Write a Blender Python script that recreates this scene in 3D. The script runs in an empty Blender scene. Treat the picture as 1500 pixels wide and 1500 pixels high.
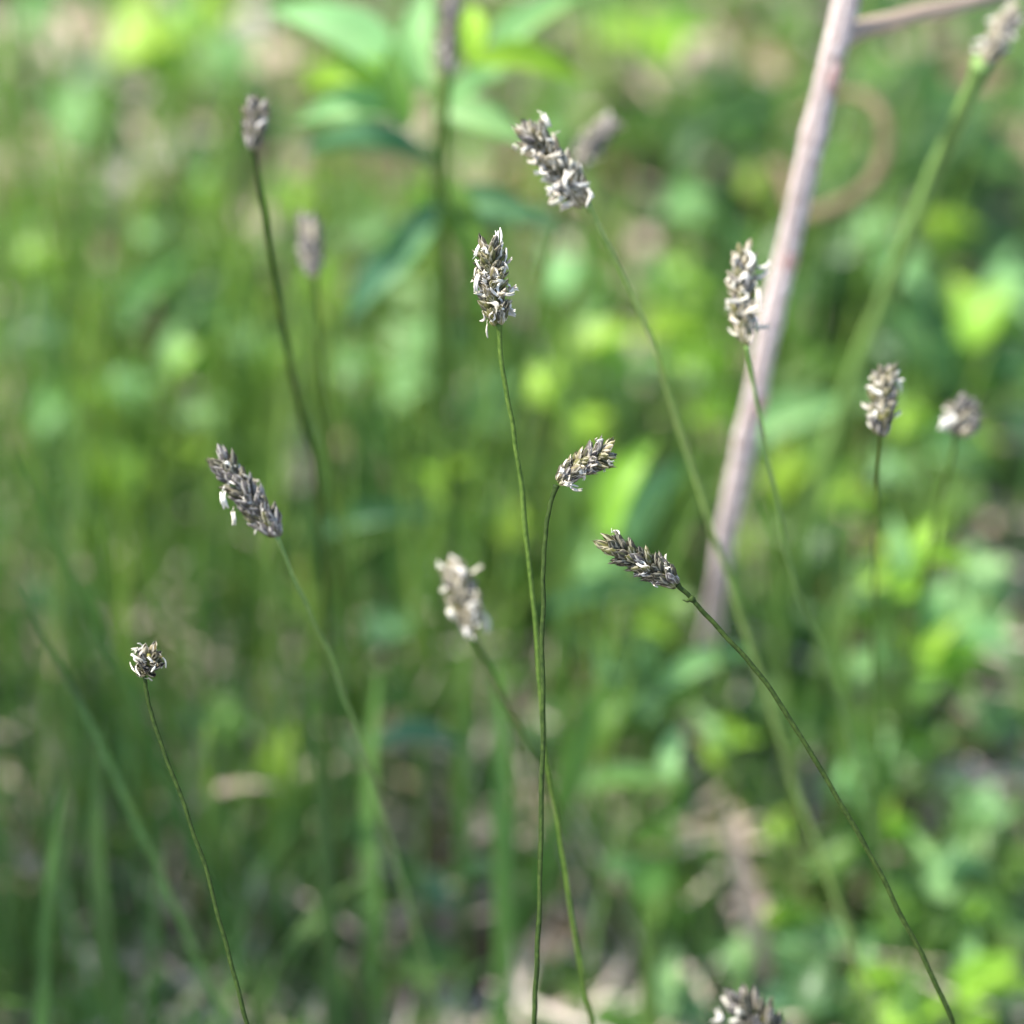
import bpy, math, random
from mathutils import Vector, Matrix, noise

scene = bpy.context.scene
col = scene.collection
rnd = random.Random(11)
R = math.radians

# ------------------------------------------------------------------ camera
PITCH = R(47)
FIELD = 0.21                      # metres across the frame at 1 m
FOCUS = Vector((0, 0, 0.30))      # what the lens is focused on, 30 cm above the soil
FWD = Vector((0, math.cos(PITCH), -math.sin(PITCH)))
UP = Vector((0, math.sin(PITCH), math.cos(PITCH)))
RIGHT = Vector((1, 0, 0))
CAM = FOCUS - FWD
cd = bpy.data.cameras.new("camera")
cam = bpy.data.objects.new("camera", cd)
col.objects.link(cam)
cam.location = CAM
cam.rotation_euler = (math.pi / 2 - PITCH, 0, 0)
cd.sensor_width = 36
cd.lens = 36 / FIELD
cd.clip_start = 0.02
cd.clip_end = 1000
cd.dof.use_dof = True
cd.dof.focus_distance = 1.0
cd.dof.aperture_fstop = 5.8
cd.dof.aperture_blades = 9
scene.camera = cam

# ------------------------------------------------------------------ light
SUN_TO = Vector((-0.50, 0.10, 0.86)).normalized()
world = bpy.data.worlds.new("World")
scene.world = world
world.use_nodes = True
wn = world.node_tree
sky = wn.nodes.new("ShaderNodeTexSky")
sky.sky_type = 'NISHITA'
sky.sun_disc = False
sky.sun_elevation = math.asin(SUN_TO.z)
sky.sun_rotation = math.atan2(SUN_TO.x, SUN_TO.y)
wn.links.new(sky.outputs[0], wn.nodes["Background"].inputs[0])
wn.nodes["Background"].inputs[1].default_value = 0.15
sd = bpy.data.lights.new("sun", 'SUN')
sd.energy = 3.9
sd.angle = R(0.5)
sd.color = (1.0, 0.96, 0.88)
sun = bpy.data.objects.new("sun", sd)
col.objects.link(sun)
sun.rotation_euler = SUN_TO.to_track_quat('Z', 'Y').to_euler()
scene.view_settings.view_transform = 'Standard'
scene.view_settings.look = 'None'
scene.view_settings.exposure = 1.55
scene.view_settings.gamma = 1
scene.cycles.max_bounces = 8
scene.cycles.transmission_bounces = 6
scene.cycles.use_denoising = True


def at(px, py, d):
    """point seen at photo pixel (1500 wide) at depth d metres along the lens axis"""
    s = FIELD * d / 1500
    return CAM + FWD * d + RIGHT * ((px - 750) * s) + UP * ((750 - py) * s)


def at_h(px, py, h):
    r = at(px, py, 1.0) - CAM
    t = (h - CAM.z) / r.z
    return CAM + r * t


def to_px(p):
    r = p - CAM
    d = r.dot(FWD)
    s = FIELD * d / 1500
    return 750 + r.dot(RIGHT) / s, 750 - r.dot(UP) / s


def depth(p):
    return (p - CAM).dot(FWD)


# ------------------------------------------------------------------ materials
def base_mat(name):
    m = bpy.data.materials.new(name)
    m.use_nodes = True
    nt = m.node_tree
    return m, nt, nt.nodes["Principled BSDF"], nt.nodes["Material Output"]


def N(nt, t, **kw):
    n = nt.nodes.new(t)
    for k, v in kw.items():
        setattr(n, k, v)
    return n


def ramp(nt, fac, stops):
    r = N(nt, "ShaderNodeValToRGB")
    while len(r.color_ramp.elements) < len(stops):
        r.color_ramp.elements.new(0.5)
    for e, (p, c) in zip(r.color_ramp.elements, stops):
        e.position = p
        e.color = (*c, 1)
    nt.links.new(fac, r.inputs[0])
    return r.outputs[0]


def mixc(nt, fac, a, b, mode='MIX'):
    m = N(nt, "ShaderNodeMix", data_type='RGBA', blend_type=mode)
    for sock, v in ((m.inputs[0], fac), (m.inputs[6], a), (m.inputs[7], b)):
        if isinstance(v, (int, float)):
            sock.default_value = v
        elif isinstance(v, tuple):
            sock.default_value = (*v, 1)
        else:
            nt.links.new(v, sock)
    return m.outputs[2]


def rand_of(nt, island):
    if island:
        return N(nt, "ShaderNodeNewGeometry").outputs["Random Per Island"]
    return N(nt, "ShaderNodeObjectInfo").outputs["Random"]


def math_n(nt, op, a, b=0.0, c=None):
    m = N(nt, "ShaderNodeMath", operation=op)
    for s, v in zip(m.inputs, (a, b, c)):
        if v is None:
            continue
        if isinstance(v, (int, float)):
            s.default_value = v
        else:
            nt.links.new(v, s)
    return m.outputs[0]


def leaf_mat(name, cols, trans=None, tf=0.42, rough=0.42, island=False, hue=0.03, nscale=90, spec=0.45, vary=0.35):
    """thin living or dry leaf: coloured by plant, lets part of the light through"""
    m, nt, p, out = base_mat(name)
    r = rand_of(nt, island)
    c = ramp(nt, r, [(i / max(1, len(cols) - 1), k) for i, k in enumerate(cols)]) if len(cols) > 1 else None
    if c is None:
        rgb = N(nt, "ShaderNodeRGB")
        rgb.outputs[0].default_value = (*cols[0], 1)
        c = rgb.outputs[0]
    tc = N(nt, "ShaderNodeTexCoord")
    nz = N(nt, "ShaderNodeTexNoise")
    nz.inputs["Scale"].default_value = nscale
    nz.inputs["Detail"].default_value = 5
    geo = N(nt, "ShaderNodeNewGeometry")
    nt.links.new(geo.outputs["Position"], nz.inputs["Vector"])
    hs = N(nt, "ShaderNodeHueSaturation")
    nt.links.new(c, hs.inputs["Color"])
    r2 = math_n(nt, 'FRACT', math_n(nt, 'MULTIPLY', r, 7.31))
    nt.links.new(math_n(nt, 'MULTIPLY_ADD', r2, hue, 0.5 - hue / 2), hs.inputs["Hue"])
    nt.links.new(math_n(nt, 'MULTIPLY_ADD', nz.outputs[0], vary * 2, 1 - vary), hs.inputs["Value"])
    nt.links.new(hs.outputs[0], p.inputs["Base Color"])
    p.inputs["Roughness"].default_value = rough
    p.inputs["Specular IOR Level"].default_value = spec
    bp = N(nt, "ShaderNodeBump")
    bp.inputs["Strength"].default_value = 0.25
    bp.inputs["Distance"].default_value = 0.0006
    nz2 = N(nt, "ShaderNodeTexNoise")
    nz2.inputs["Scale"].default_value = 700
    nt.links.new(geo.outputs["Position"], nz2.inputs["Vector"])
    nt.links.new(nz2.outputs[0], bp.inputs["Height"])
    nt.links.new(bp.outputs[0], p.inputs["Normal"])
    if tf > 0:
        t = N(nt, "ShaderNodeBsdfTranslucent")
        tcol = mixc(nt, 1.0, hs.outputs[0], trans or (1.1, 1.15, 0.55), 'MULTIPLY')
        nt.links.new(tcol, t.inputs[0])
        mx = N(nt, "ShaderNodeMixShader")
        mx.inputs[0].default_value = tf
        nt.links.new(p.outputs[0], mx.inputs[1])
        nt.links.new(t.outputs[0], mx.inputs[2])
        nt.links.new(mx.outputs[0], out.inputs[0])
    return m


def glume_mat(name, body, body2, margin, mid, trans=0.25):
    """papery scale: dark body, paler membranous margin, greenish keel"""
    m, nt, p, out = base_mat(name)
    uv = N(nt, "ShaderNodeTexCoord").outputs["UV"]
    sp = N(nt, "ShaderNodeSeparateXYZ")
    nt.links.new(uv, sp.inputs[0])
    a = math_n(nt, 'MULTIPLY', math_n(nt, 'ABSOLUTE', math_n(nt, 'SUBTRACT', sp.outputs[0], 0.5)), 2.0)
    r = rand_of(nt, False)
    geo = N(nt, "ShaderNodeNewGeometry")
    nz = N(nt, "ShaderNodeTexNoise")
    nz.inputs["Scale"].default_value = 1100
    nz.inputs["Detail"].default_value = 4
    nt.links.new(geo.outputs["Position"], nz.inputs["Vector"])
    isl = geo.outputs["Random Per Island"]
    b = mixc(nt, math_n(nt, 'FRACT', math_n(nt, 'ADD', isl, r)), body, body2)
    b = mixc(nt, 1.0, b, ramp(nt, nz.outputs[0], [(0.3, (0.45,) * 3), (0.7, (1.5,) * 3)]), 'MULTIPLY')
    aj = math_n(nt, 'ADD', a, math_n(nt, 'MULTIPLY_ADD', nz.outputs[0], 0.5, -0.25))
    f1 = ramp(nt, aj, [(0.50, (0, 0, 0)), (0.80, (1, 1, 1))])
    c = mixc(nt, f1, b, margin)
    f2 = ramp(nt, aj, [(0.02, (1, 1, 1)), (0.22, (0, 0, 0))])
    c = mixc(nt, math_n(nt, 'MULTIPLY', f2, 0.6), c, mid)
    f3 = ramp(nt, sp.outputs[1], [(0.05, (1, 1, 1)), (0.38, (0, 0, 0))])
    c = mixc(nt, math_n(nt, 'MULTIPLY', f3, 0.7), c, mid)
    nt.links.new(c, p.inputs["Base Color"])
    p.inputs["Roughness"].default_value = 0.55
    p.inputs["Specular IOR Level"].default_value = 0.35
    t = N(nt, "ShaderNodeBsdfTranslucent")
    nt.links.new(c, t.inputs[0])
    mx = N(nt, "ShaderNodeMixShader")
    mx.inputs[0].default_value = trans
    nt.links.new(p.outputs[0], mx.inputs[1])
    nt.links.new(t.outputs[0], mx.inputs[2])
    nt.links.new(mx.outputs[0], out.inputs[0])
    return m


def plain_mat(name, c1, c2, scale=300, rough=0.6, bump=0.3, stretch=None, spec=0.3):
    m, nt, p, out = base_mat(name)
    geo = N(nt, "ShaderNodeNewGeometry")
    v = geo.outputs["Position"]
    if stretch:
        mp = N(nt, "ShaderNodeMapping")
        mp.inputs["Scale"].default_value = stretch
        nt.links.new(N(nt, "ShaderNodeTexCoord").outputs["UV"], mp.inputs[0])
        v = mp.outputs[0]
    nz = N(nt, "ShaderNodeTexNoise")
    nz.inputs["Scale"].default_value = scale
    nz.inputs["Detail"].default_value = 6
    nt.links.new(v, nz.inputs["Vector"])
    c = ramp(nt, nz.outputs[0], [(0.32, c1), (0.68, c2)])
    nt.links.new(c, p.inputs["Base Color"])
    p.inputs["Roughness"].default_value = rough
    p.inputs["Specular IOR Level"].default_value = spec
    bp = N(nt, "ShaderNodeBump")
    bp.inputs["Strength"].default_value = bump
    bp.inputs["Distance"].default_value = 0.001
    nt.links.new(nz.outputs[0], bp.inputs["Height"])
    nt.links.new(bp.outputs[0], p.inputs["Normal"])
    return m


M = {}
M['Y'] = leaf_mat("leaf_yellow_green", [(0.24, 0.42, 0.04), (0.32, 0.52, 0.055)], tf=0.5)
M['G'] = leaf_mat("leaf_mid_green", [(0.075, 0.17, 0.03), (0.13, 0.25, 0.04)])
M['L'] = leaf_mat("leaf_pale_green", [(0.20, 0.38, 0.14), (0.27, 0.46, 0.19)], rough=0.45, spec=0.35)
M['T'] = leaf_mat("leaf_blue_green", [(0.075, 0.175, 0.075), (0.10, 0.22, 0.10)], rough=0.45, spec=0.35, tf=0.25, trans=(1, 1.1, 0.7))
M['D'] = leaf_mat("leaf_painted_shade", [(0.03, 0.08, 0.018), (0.05, 0.12, 0.025)], tf=0.3)  # dark leaf colour stands in for shaded gaps between plants
M['O'] = leaf_mat("leaf_olive", [(0.12, 0.15, 0.035), (0.17, 0.17, 0.06)], tf=0.35)
M['P'] = leaf_mat("dry_leaf_pinkish", [(0.42, 0.31, 0.23), (0.52, 0.39, 0.31)], trans=(1, .9, .7), tf=0.15, rough=0.7, vary=0.3, nscale=140)
M['W'] = leaf_mat("dry_leaf_bleached", [(0.50, 0.46, 0.40), (0.60, 0.55, 0.50)], trans=(1, .95, .8), tf=0.15, rough=0.65, vary=0.25, nscale=140)
M['B'] = leaf_mat("dry_leaf_rusty", [(0.24, 0.11, 0.05), (0.32, 0.15, 0.07)], trans=(1, .8, .5), tf=0.2, rough=0.7, vary=0.35, nscale=140)
M['cover'] = leaf_mat("ground_cover_leaf", [(0.06, 0.125, 0.025), (0.095, 0.19, 0.035), (0.15, 0.26, 0.05), (0.085, 0.18, 0.065)], island=True)
M['grass'] = leaf_mat("grass_leaf", [(0.07, 0.155, 0.035), (0.11, 0.22, 0.055), (0.17, 0.28, 0.09), (0.09, 0.20, 0.08)], island=True, tf=0.4)
M['litter'] = leaf_mat("litter_leaf", [(0.24, 0.17, 0.11), (0.40, 0.31, 0.23), (0.50, 0.42, 0.34), (0.28, 0.22, 0.16)], island=True, tf=0.1, trans=(1, .9, .7), rough=0.75)
M['fine'] = leaf_mat("fine_grass", [(0.12, 0.21, 0.04), (0.17, 0.27, 0.06), (0.22, 0.30, 0.09)], island=True, tf=0.45)
M['straw'] = leaf_mat("straw", [(0.42, 0.33, 0.25), (0.55, 0.46, 0.38), (0.62, 0.52, 0.46)], island=True, tf=0.1, trans=(1, .9, .7), rough=0.7)
M['blade'] = leaf_mat("grass_blade_green", [(0.10, 0.20, 0.045), (0.15, 0.27, 0.07)], tf=0.35)
M['blade_dark'] = leaf_mat("grass_blade_dark", [(0.04, 0.10, 0.025), (0.06, 0.13, 0.03)], tf=0.25)
M['stem'] = plain_mat("stem_green", (0.045, 0.085, 0.012), (0.095, 0.15, 0.025), 900, 0.6, 0.3, None, 0.15)
M['stem_dark'] = plain_mat("stem_dark_green", (0.017, 0.032, 0.006), (0.040, 0.066, 0.012), 900, 0.6, 0.3, None, 0.12)
M['stem_pale'] = plain_mat("stem_pale_green", (0.16, 0.25, 0.05), (0.26, 0.33, 0.09), 900, 0.45, 0.15)
M['herb_stem'] = plain_mat("herb_stem", (0.07, 0.13, 0.03), (0.13, 0.20, 0.05), 500, 0.5, 0.2)
M['core'] = plain_mat("head_core", (0.06, 0.065, 0.015), (0.20, 0.19, 0.05), 900, 0.6, 0.4)
M['dark'] = glume_mat("glume_dark", (0.026, 0.022, 0.016), (0.075, 0.064, 0.045), (0.28, 0.25, 0.17), (0.11, 0.115, 0.03))
M['slate'] = glume_mat("glume_slate", (0.05, 0.040, 0.042), (0.135, 0.110, 0.105), (0.44, 0.40, 0.33), (0.14, 0.14, 0.05))
M['cream'] = glume_mat("glume_straw", (0.15, 0.12, 0.075), (0.30, 0.245, 0.16), (0.60, 0.54, 0.41), (0.24, 0.22, 0.06))
M['olive'] = glume_mat("glume_olive", (0.06, 0.058, 0.022), (0.15, 0.135, 0.045), (0.40, 0.36, 0.23), (0.17, 0.17, 0.03))
M['anther'] = leaf_mat("anther_cream", [(0.58, 0.52, 0.40), (0.80, 0.76, 0.67)], tf=0.25, trans=(1, .97, .85), rough=0.6, vary=0.12, nscale=900)
M['bark'] = plain_mat("twig_bark", (0.26, 0.18, 0.145), (0.63, 0.545, 0.51), 4, 0.95, 1.0, stretch=(4, 9, 1), spec=0.05)
M['scar'] = plain_mat("twig_scar", (0.26, 0.13, 0.10), (0.52, 0.37, 0.33), 4, 0.95, 0.8, stretch=(5, 9, 1), spec=0.05)
M['tendril'] = plain_mat("tendril_shade_brown", (0.10, 0.075, 0.04), (0.20, 0.15, 0.09), 9, 0.9, 0.5, stretch=(3, 22, 1), spec=0.1)  # dry brown, darkened to put the shade around it into the colour
M['bark_brown'] = plain_mat("twig_bark_brown", (0.26, 0.18, 0.12), (0.44, 0.34, 0.26), 9, 0.8, 0.5, stretch=(3, 22, 1))
M['soil'] = plain_mat("soil", (0.06, 0.045, 0.03), (0.18, 0.14, 0.10), 60, 0.9, 0.8)
M['stem_soft'] = plain_mat("stem_soft_green", (0.12, 0.21, 0.05), (0.19, 0.29, 0.08), 500, 0.5, 0.1)
M['purple'] = plain_mat("stem_purple", (0.07, 0.045, 0.05), (0.17, 0.12, 0.13), 300, 0.55, 0.3)


# ------------------------------------------------------------------ mesh helpers
class MB:
    def __init__(s):
        s.v, s.f, s.uv, s.mi = [], [], [], []

    def grid(s, rows, uvs, mi=0, wrap=False):
        b = len(s.v)
        n = len(rows[0])
        for r, u in zip(rows, uvs):
            s.v += [tuple(p) for p in r]
            s.uv += list(u)
        for i in range(len(rows) - 1):
            for j in range(n if wrap else n - 1):
                k = (j + 1) % n
                s.f.append((b + i * n + j, b + i * n + k, b + (i + 1) * n + k, b + (i + 1) * n + j))
                s.mi.append(mi)

    def tube(s, pts, rad, n=7, mi=0, caps=True, lump=0.0, seed=0):
        t = None
        rows, uvs = [], []
        x = None
        acc = 0
        for i, p in enumerate(pts):
            a, b = pts[max(0, i - 1)], pts[min(len(pts) - 1, i + 1)]
            t = (b - a).normalized()
            if x is None:
                x = t.orthogonal().normalized()
            x = (x - t * x.dot(t)).normalized()
            y = t.cross(x)
            r = rad[i] if isinstance(rad, (list, tuple)) else rad
            if i:
                acc += (p - pts[i - 1]).length
            row = []
            for k in range(n):
                ang = 2 * math.pi * k / n
                rr = r
                if lump:
                    rr = r * (1 + lump * noise.noise(Vector((math.cos(ang) * 1.3, math.sin(ang) * 1.3, acc * 60 + seed))))
                row.append(p + (x * math.cos(ang) + y * math.sin(ang)) * rr)
            rows.append(row)
            uvs.append([(k / n, acc * 10) for k in range(n)])
        b = len(s.v)
        s.grid(rows, uvs, mi, True)
        if caps:
            s.f.append(tuple(b + k for k in reversed(range(n))))
            s.mi.append(mi)
            e = b + (len(rows) - 1) * n
            s.f.append(tuple(e + k for k in range(n)))
            s.mi.append(mi)

    def mesh(s, name, mats, origin=None, smooth=True):
        me = bpy.data.meshes.new(name)
        o = origin or Vector((0, 0, 0))
        me.from_pydata([(p[0] - o[0], p[1] - o[1], p[2] - o[2]) for p in s.v], [], s.f)
        if not isinstance(mats, (list, tuple)):
            mats = [mats]
        for m in mats:
            me.materials.append(m)
        me.polygons.foreach_set("material_index", s.mi)
        if smooth:
            me.polygons.foreach_set("use_smooth", [True] * len(s.f))
        ul = me.uv_layers.new(name="UVMap")
        li = [0] * len(me.loops)
        me.loops.foreach_get("vertex_index", li)
        flat = []
        for i in li:
            flat += s.uv[i]
        ul.data.foreach_set("uv", flat)
        me.update()
        return me


def obj(name, me, parent=None, mat=None):
    o = bpy.data.objects.new(name, me)
    col.objects.link(o)
    o.parent = parent
    if mat is not None:
        o.matrix_basis = mat
    return o


def empty(name, loc):
    o = bpy.data.objects.new(name, None)
    o.empty_display_size = 0.01
    o.location = loc
    col.objects.link(o)
    return o


def tag(o, label, cat, group=None):
    o['label'] = label
    o['category'] = cat
    if group:
        o['group'] = group
    return o


def spline(pts, per=8):
    out = []
    n = len(pts)
    for i in range(n - 1):
        p0, p1, p2, p3 = pts[max(0, i - 1)], pts[i], pts[i + 1], pts[min(n - 1, i + 2)]
        for k in range(per):
            t = k / per
            out.append(0.5 * ((2 * p1) + (p2 - p0) * t + (2 * p0 - 5 * p1 + 4 * p2 - p3) * t * t + (3 * p1 - p0 - 3 * p2 + p3) * t ** 3))
    out.append(pts[-1].copy())
    return out


def tail(a, c, b):
    """the lower run of a stem from a to its root b, in short even steps"""
    n = max(2, int((b - a).length / 0.012))
    return [a * (1 - t) ** 2 + c * 2 * t * (1 - t) + b * t * t for t in [(i + 1) / n for i in range(n)]]


# ------------------------------------------------------------------ ground
def ground_z(x, y):
    z = 0.006 * noise.noise(Vector((x * 9, y * 9, 0))) + 0.004 * noise.noise(Vector((x * 31, y * 31, 5)))
    d = max(0, math.hypot(x, y - 0.4) - 3)
    return z + 0.25 * min(1, d / 10) * noise.noise(Vector((x * 0.11, y * 0.11, 9)))


def axis_steps():
    a, s, out = 0.0, 0.02, [0.0]
    while a < 260:
        a += s
        if a > 1.2:
            s *= 1.35
        out.append(a)
    return [-k for k in reversed(out[1:])] + out


ax = axis_steps()
mb = MB()
mb.grid([[Vector((x, y + 0.4, ground_z(x, y + 0.4))) for x in ax] for y in ax],
        [[(x, y) for x in ax] for y in ax])
g = obj("ground", mb.mesh("ground", M['soil']))
g['kind'] = 'structure'


# ------------------------------------------------------------------ leaf shapes (unit length along Y, unit width along X)
def leaf_mesh(name, mat, prof, fold=0.15, droop=0.2, wav=0.0, seed=0, nl=9, nw=4, curl=0.0):
    mb = MB()
    rows, uvs = [], []
    for i in range(nl + 1):
        v = i / nl
        w = prof(v)
        row, uvr = [], []
        for j in range(nw + 1):
            u = j / nw * 2 - 1
            x = u * w * 0.5
            z = fold * abs(u) * w * 0.5 - droop * v * v + 0.06 * math.sin(v * math.pi)
            z += wav * noise.noise(Vector((u * 1.5, v * 3.5, seed * 7.7)))
            z += curl * (u * u) * 0.5 * w
            row.append(Vector((x, v, z)))
            uvr.append((u * 0.5 + 0.5, v))
        rows.append(row)
        uvs.append(uvr)
    mb.grid(rows, uvs)
    return mb.mesh(name, mat)


def ovate(v):
    return max(0.03, 1.0 * math.sin(math.pi * min(1, (v + 0.02)) ** 0.75) ** 0.8)


def lance(v):
    return max(0.02, math.sin(math.pi * (0.06 + 0.94 * v) ** 0.85) ** 0.9)


def rounded(v):
    return max(0.04, math.sin(math.pi * v ** 0.95) ** 0.55)


def strip(v):
    return max(0.05, min(1, 6 * v + 0.4) * (1 - v ** 4) ** 0.8)


LEAF = {}
for c in 'YGLTDO':
    LEAF[c] = [leaf_mesh("leaf_" + c.lower(), M[c], p, f, d, wv, i) for i, (p, f, d, wv) in enumerate(
        [(ovate, 0.25, 0.12, 0.05), (rounded, 0.2, 0.05, 0.08), (ovate, 0.35, 0.25, 0.06)])]
    LEAF[c].append(leaf_mesh("lance_leaf_" + c.lower(), M[c], lance, 0.4, 0.12, 0.02, 4))
for c in 'PWB':
    LEAF[c] = [leaf_mesh("dry_" + c.lower(), M[c], p, f, d, wv, i, curl=cu) for i, (p, f, d, wv, cu) in enumerate(
        [(ovate, 0.1, -0.1, 0.14, 0.5), (rounded, 0.1, 0.1, 0.16, 0.4), (ovate, 0.2, 0.15, 0.12, -0.5)])]
    LEAF[c].append(leaf_mesh("dry_strip_" + c.lower(), M[c], strip, 0.3, 0.05, 0.04, 4, nl=12))


def leaf_matrix(base, axis, normal, L, W):
    y = axis.normalized()
    z = (normal - y * normal.dot(y)).normalized()
    x = y.cross(z)
    m = Matrix((x * W, y * L, z * L)).transposed().to_4x4()
    m.translation = base
    return m


# ------------------------------------------------------------------ labels that point to a place in the picture
LAND = []          # (phrase, px, py)
used_labels = set()


def place_label(what, px, py):
    order = sorted(LAND, key=lambda l: (l[1] - px) ** 2 + (l[2] - py) ** 2)
    for far in (0, 1):
        for ph, lx, ly in order:
            dx, dy = px - lx, py - ly
            if far == 0:
                rel = ("right of" if dx > 0 else "left of") if abs(dx) > abs(dy) else ("below" if dy > 0 else "above")
            else:
                rel = ("below" if dy > 0 else "above") + " and " + ("right of" if dx > 0 else "left of")
            s = f"{what} {rel} {ph}"
            if s not in used_labels and len(s.split()) <= 16:
                used_labels.add(s)
                return s
    return what


# ------------------------------------------------------------------ flowering stalks
def scale_rows(L, W, cup, tilt, az, awn, bend):
    rows, uvs = [], []
    nl, nw = 6, 4
    rz = Matrix.Rotation(az, 3, 'Z')
    rx = Matrix.Rotation(-tilt, 3, 'X')
    for i in range(nl + 1):
        v = i / nl
        w = W * max(0.03, 1.65 * (v + 0.03) ** 0.5 * (1.001 - v) ** 0.5)
        row, uvr = [], []
        for j in range(nw + 1):
            u = j / nw
            th = (u - 0.5) * cup
            x = w * math.sin(th) / math.sin(cup / 2) * 0.5
            y = w * (math.cos(th) - math.cos(cup / 2)) * 0.45 + bend * v * v * L
            z = v * L
            row.append(rz @ (rx @ Vector((x, y, z))))
            uvr.append((u, v))
        rows.append(row)
        uvs.append(uvr)
    tip = rows[-1][nw // 2]
    d = (rows[-1][nw // 2] - rows[-2][nw // 2]).normalized()
    return rows, uvs, tip, d


def spikelet_mesh(tone, k):
    """one spikelet, 1 unit long along Z, its outer face towards +Y"""
    q = random.Random(100 + k)
    mb = MB()
    for az, tl, L, W, bend in ((R(55), R(10), 0.74, 0.34, 0.02), (R(-55), R(10), 0.72, 0.34, 0.02),
                               (R(15), R(10), 0.92, 0.36, -0.03), (R(-20), R(4), 0.97, 0.32, -0.02), (R(175), R(5), 0.85, 0.30, 0.0)):
        rows, uvs, tip, d = scale_rows(L * q.uniform(.85, 1.1), W * 1.3 * q.uniform(.8, 1.15), R(q.uniform(120, 165)),
                                       tl + R(q.uniform(-5, 7)), az + R(q.uniform(-22, 22)), 0.2, bend + q.uniform(-.05, .05))
        mb.grid(rows, uvs)
        for h in range(7):
            r_ = rows[q.randrange(2, 6)]
            e_, i_ = (r_[0], r_[1]) if q.random() < .5 else (r_[-1], r_[-2])
            o_ = ((e_ - i_).normalized() + Vector((0, q.uniform(-.3, .6), q.uniform(.3, 1.2)))).normalized()
            mb.tube([e_ - o_ * 0.01, e_ + o_ * q.uniform(.05, .11)], [0.007, 0.002], 3, caps=False)
        if q.random() < 0.5:
            d2 = (d + Vector((q.uniform(-.3, .3), q.uniform(-.1, .4), 0))).normalized()
            mb.tube([tip - d * 0.03, tip + d2 * 0.05, tip + d2 * 0.10], [0.013, 0.008, 0.003], 3)
    return mb.mesh("spikelet_" + tone, M[tone])


def anther_mesh(k):
    """spent stamen: thread-like filament and a narrow, bent, two-lobed pod split at its ends"""
    q = random.Random(300 + k)
    mb = MB()
    bx = q.uniform(-.1, .1)
    mb.tube([Vector((0, 0, 0)), Vector((bx, 0.03, 0.2)), Vector((bx, 0.02, 0.4))], 0.016, 4)
    bend, curl, tws = q.uniform(-.22, .22), q.uniform(-.15, .2), q.uniform(-1.2, 1.2)
    for s in (-1, 1):
        pts, rad = [], []
        n = 9
        for i in range(n):
            v = i / (n - 1)
            sp = 0.036 + 0.075 * max(0, (abs(v - .5) * 2 - 0.45)) ** 1.3
            c, sn = math.cos(tws * v), math.sin(tws * v)
            pts.append(Vector((bx + s * sp * c + bend * math.sin(v * math.pi), s * sp * sn + curl * math.sin(v * 4), 0.25 + v * 0.8)))
            rad.append(0.058 * max(0.25, math.sin(math.pi * (0.06 + 0.88 * v)) ** 0.6) * q.uniform(.8, 1.15))
        mb.tube(pts, rad, 6)
    return mb.mesh("anther", M['anther'])


SPK = {t: [spikelet_mesh(t, k) for k in range(7)] for t in ('dark', 'slate', 'cream', 'olive')}
ANT = [anther_mesh(k) for k in range(9)]


def frame_z(z, yhint):
    z = z.normalized()
    y = (yhint - z * yhint.dot(z))
    y = y.normalized() if y.length > 1e-6 else z.orthogonal().normalized()
    x = y.cross(z)
    return Matrix((x, y, z)).transposed()


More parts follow.
